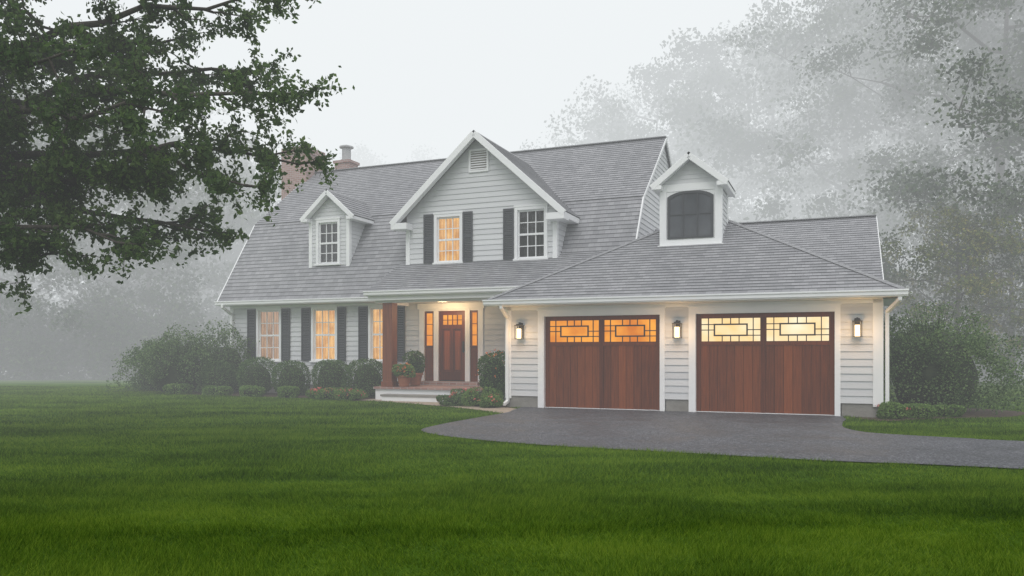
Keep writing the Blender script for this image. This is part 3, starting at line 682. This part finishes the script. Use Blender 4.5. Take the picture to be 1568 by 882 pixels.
# ------------------------------------------------------------ trees
M['leafA']=leaf_mat('maple_leaves',[(.25,(.035,.072,.022)),(.5,(.075,.14,.038)),(.8,(.15,.23,.06))],.5,.9,.45)
M['leafB']=leaf_mat('oak_leaves',[(.25,(.045,.068,.042)),(.5,(.065,.094,.053)),(.8,(.10,.13,.065))],0,.35,.45)
M['leafC']=leaf_mat('yellowing_leaves',[(.25,(.06,.085,.03)),(.5,(.10,.13,.04)),(.8,(.22,.19,.06))],0,.6,.45)
def fg_tree():
    rr=random.Random(3); parts=[]; LC=[]
    base=np.array([-11.2,13.2,0.]); tr=[base+np.array([0.25*math.sin(z*.5),.15*math.sin(z*.7+1),z]) for z in np.linspace(-.1,11.5,14)]
    parts.append(tube(tr,[.46]+[.38*(1-.065*i) for i in range(1,14)],10,0,.06))
    T=[(-3.8,12.0,6.75,5.2),(-3.3,11.8,5.15,4.6),(-3.35,12.4,4.25,4.2),(-3.9,11.6,3.75,3.9),(-4.8,12.3,3.2,3.6),(-5.7,11.5,2.9,3.3),(-6.7,12.0,2.8,3.1),(-7.6,11.2,3.0,3.0),
       (-4.4,13.0,5.9,4.8),(-4.9,11.2,4.7,4.3),(-6.0,10.8,5.4,4.6),(-6.4,13.2,4.3,4.0),(-4.8,12.4,7.8,6.2),(-6.6,11.8,7.0,5.6),(-8.0,10.5,5.0,4.4),(-8.2,13.5,6.3,5.2),(-5.6,12.8,6.3,5.0),(-5.6,12.0,3.9,3.9),
       (-6.5,14.5,9.0,7.2),(-8.5,10.0,8.5,7.0),(-9.5,16.5,7.5,6.0),(-13.5,10.0,7.0,5.4),(-15,13,6.0,5.0),(-14,16,8,6.0),(-12,9.0,9.5,7.5),(-11,13,13,10.5),(-9,12.5,11.5,9),(-13,15,11,9),(-11.5,17.5,6,5),(-13,8.5,4.6,4.2),(-10,9,3.8,3.6)]
    for tx,ty,tz,z0 in T:
        p0=np.array([-11.2+.25*math.sin(z0*.5),13.2,z0]); limb=bend(p0,(tx,ty,tz),9,.05,.018,rr); Lr=.11
        parts.append(tube(limb,[Lr*(1-.095*i) for i in range(10)],6,0))
        vis = tx>-9 and tz<8.5
        L=np.linalg.norm(np.array((tx,ty,tz))-p0); ns=int(L*(2.7 if vis else 1.3))
        ld=(np.array(limb[-1])-np.array(limb[0]))/L
        for s in range(ns+1):
            tt=.22+.78*s/ns; i=min(8,int(tt*9)); fr_=tt*9-i; q=np.array(limb[i])*(1-fr_)+np.array(limb[i+1])*fr_
            dv=np.array([rr.gauss(0,.7),rr.gauss(0,.8),rr.gauss(-.12,.5)])+ld*.8; dv/=np.linalg.norm(dv)
            sl=rr.uniform(.55,1.15)*(1.15-.55*tt)
            if s==ns: dv=ld; sl=.45
            sub=bend(q,q+dv*sl,4,-.02,.03,rr); parts.append(tube(sub,[.026,.02,.014,.010,.005],4,0))
            for w in range(6 if vis else 4):
                m=rr.randint(1,4); tv=dv*.5+np.array([rr.gauss(0,.6),rr.gauss(0,.6),rr.gauss(-.3,.45)]); tv/=np.linalg.norm(tv)
                tl=rr.uniform(.2,.52); a=np.array(sub[m]); b=a+tv*tl
                parts.append(tube([a,(a+b)/2+np.array([0,0,.02]),b],[.007,.005,.003],3,0))
                nl=40 if vis else 12
                tpos=NP.uniform(.12,1.12,nl)[:,None]; LC.append(a+(b-a)*tpos+NP.normal(0,.055,(nl,3))-np.array([0,0,.03]))
    C=np.concatenate(LC); parts.append(leaves(C,.085,.05,1,.5)); print('fg leaves',len(C))
    np_mesh('maple_tree',parts,['bark','leafA'],None,4,(0,))
fg_tree()
def tree_parts(x,y,H,Rr,cb,nl,ls,seed,limbs=16,lmi=1):
    rr=random.Random(seed); g=np.random.default_rng(seed); parts=[]
    lean=rr.uniform(-.03,.03); tr=[(x+lean*z+.12*math.sin(z*.4+seed),y+.1*math.sin(z*.5),z) for z in np.linspace(-.2,H*.92,12)]
    r0=.012*H+.05; parts.append(tube(tr,[r0*(1-.085*i) for i in range(12)],8,0,.05)); cl=[]
    for i in range(limbs):
        t=(i+.5)/limbs; z0=H*(cb+(.86-cb)*t*.95); a=i*2.4+rr.uniform(-.4,.4)
        env=Rr*math.sqrt(max(.08,1-((t-.38)/.72)**2))*rr.uniform(.7,1.12)
        e=np.array([x+lean*z0+math.cos(a)*env,y+math.sin(a)*env,z0+env*rr.uniform(.12,.55)]); p0=np.array([x+lean*z0,y,z0])
        lb=bend(p0,e,5,.05,.03,rr); parts.append(tube(lb,[r0*.3*(1-.16*j) for j in range(6)],5,0))
        for s in range(8):
            j=rr.randint(2,5); q=np.array(lb[j])+np.array([rr.gauss(0,.2),rr.gauss(0,.2),rr.gauss(.03,.15)])*Rr
            parts.append(tube([lb[j],q],[r0*.1,r0*.03],4,0)); cl.append((q,rr.uniform(.12,.24)*Rr))
    for s in range(8): cl.append((np.array([x+lean*H+rr.gauss(0,.14*Rr),y+rr.gauss(0,.14*Rr),H*rr.uniform(.82,.97)]),.16*Rr))
    per=nl//len(cl); C=[]
    for q,r in cl:
        d=g.normal(size=(per,3)); d/=np.linalg.norm(d,axis=1)[:,None]; C.append(q+d*(r*g.uniform(.25,1.15,(per,1)))*np.array([1.15,1.15,.75]))
    C=np.concatenate(C); C=C[C[:,2]>.2]; parts.append(leaves(C,ls,ls*.62,lmi,.2)); return parts
near=[(22.2,36.5,23,6.4,.06,42000,.20,'leafB'),(26,42,25,7,.06,26000,.26,'leafB'),(20.5,50,27,7,.06,26000,.27,'leafB'),(30,40,25,6.5,.06,20000,.25,'leafB'),(24.5,46,26,7.5,.05,28000,.26,'leafB'),
      (17.6,31.5,7.2,2.8,.10,12000,.13,'leafC'),(20.3,32.5,8.2,3.2,.05,14000,.13,'leafB'),(14.6,33.5,6.2,2.9,.06,9000,.14,'leafB'),
      (-18.5,41,12.5,4.4,.12,18000,.20,'leafB'),(-23.5,38,14,5,.12,18000,.20,'leafB'),(-29.5,41,17,6,.10,18000,.23,'leafB'),
      (-6.5,-2.5,14,6,.5,9000,.22,'leafB'),(5.5,-4,15,6.5,.5,9000,.22,'leafB')]  # last two: unseen trees added behind the camera to darken the near lawn
for i,(x,y,H,Rr,cb,nl,ls,mt) in enumerate(near):
    np_mesh('deciduous_tree',tree_parts(x,y,H,Rr,cb,nl,ls,20+i),['bark',mt],None,4,(0,))  # the last two are the added unseen trees behind the camera
far=[(19,57,26.5,7.5),(14.6,59,26,7),(10.9,63,24.5,7),(7.6,68,22.5,6.5),(4.6,78,21,6.5),(24,59,28,8),(30,55,28,8),(20,70,31,9),(27,72,33,9),(12,80,28,9),(34,66,30,9),
     (-16.5,49,13,5.2),(-22,47,14.5,6),(-27.5,49,17,6.5),(-33,49,18,7),(-22,59,18,7),(-39,53,20,8),(-30,63,22,8),(-19,96,27,9),(-11,102,28,9),(-27,92,24,9),(-3,108,28,9),(4,112,26,9),(36,49,27,8),(-44,50,20,8)]
fp_=[]
for i,(x,y,H,Rr) in enumerate(far): fp_+=tree_parts(x,y,H,Rr,.07,14000,.33,60+i,15)
for i in range(70):
    left=i<44
    xx=-42+(i%44)*.62 if left else 9+(i-44)*1.1; yy=R.uniform(37,43) if left else R.uniform(35,40)
    hh=R.uniform(2.2,5.5) if left else R.uniform(1.8,4.2); n=2000; d=NP.normal(size=(n,3)); d/=np.linalg.norm(d,axis=1)[:,None]; d*=NP.uniform(.4,1.08,(n,1))
    C=np.array([xx,yy,hh*.45])+d*np.array([1.6,1.5,hh*.55]); fp_.append(leaves(C[C[:,2]>0],.22,.14,1))
np_mesh('tree_line',fp_,['bark','leafB'],None,4,(0,))

# ------------------------------------------------------------ fog
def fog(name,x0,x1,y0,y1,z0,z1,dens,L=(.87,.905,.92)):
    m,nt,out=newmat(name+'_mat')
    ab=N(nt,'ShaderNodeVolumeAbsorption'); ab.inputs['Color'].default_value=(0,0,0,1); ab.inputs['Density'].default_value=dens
    # emission stands in for daylight scattered many times inside the fog
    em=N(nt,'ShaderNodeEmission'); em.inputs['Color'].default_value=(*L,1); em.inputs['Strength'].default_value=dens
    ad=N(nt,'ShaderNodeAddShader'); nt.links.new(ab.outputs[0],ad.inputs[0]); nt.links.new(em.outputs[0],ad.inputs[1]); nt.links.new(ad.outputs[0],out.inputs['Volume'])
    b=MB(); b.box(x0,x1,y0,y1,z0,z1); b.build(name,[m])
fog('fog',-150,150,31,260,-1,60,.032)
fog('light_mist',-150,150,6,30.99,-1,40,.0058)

# ------------------------------------------------------------ world, sun, camera
w=bpy.data.worlds.new('World'); scene.world=w; w.use_nodes=True; nt=w.node_tree; nt.nodes.clear()
out=nt.nodes.new('ShaderNodeOutputWorld'); bg=N(nt,'ShaderNodeBackground',Strength=.1)
sky=nt.nodes.new('ShaderNodeTexSky'); sky.sky_type='NISHITA'; sky.sun_disc=False; sky.sun_elevation=math.radians(50); sky.sun_rotation=math.radians(200)
hs=N(nt,'ShaderNodeHueSaturation',Saturation=.25,Value=1.0); nt.links.new(sky.outputs[0],hs.inputs['Color'])
tc=N(nt,'ShaderNodeTexCoord'); sx=N(nt,'ShaderNodeSeparateXYZ'); nt.links.new(tc.outputs['Generated'],sx.inputs[0])
r=ramp(nt,[(0,(.58,.60,.62)),(.45,(.68,.69,.70)),(1,(1,1,1.01))],sx.outputs[2])
sc=N(nt,'ShaderNodeVectorMath',operation='SCALE'); sc.inputs['Scale'].default_value=16.3; nt.links.new(r.outputs[0],sc.inputs[0])
mx=N(nt,'ShaderNodeMix',data_type='RGBA'); mx.inputs[0].default_value=.88; nt.links.new(hs.outputs[0],mx.inputs[6]); nt.links.new(sc.outputs[0],mx.inputs[7])
nt.links.new(mx.outputs[2],bg.inputs['Color']); nt.links.new(bg.outputs[0],out.inputs['Surface'])
S=bpy.data.lights.new('sun','SUN'); S.energy=.85; S.angle=math.radians(30); S.color=(1,.97,.93)
so=bpy.data.objects.new('sun',S); scene.collection.objects.link(so); so.rotation_euler=(math.radians(42),0,math.radians(-12))
cam=bpy.data.cameras.new('camera'); co=bpy.data.objects.new('camera',cam); scene.collection.objects.link(co)
co.location=(0,0,1.33); co.rotation_euler=(math.radians(90),0,0); cam.lens=28; cam.sensor_width=36; cam.shift_y=.0619; cam.clip_end=1500; cam.clip_start=.05
scene.camera=co
scene.view_settings.view_transform='Standard'; scene.view_settings.look='None'; scene.view_settings.exposure=0
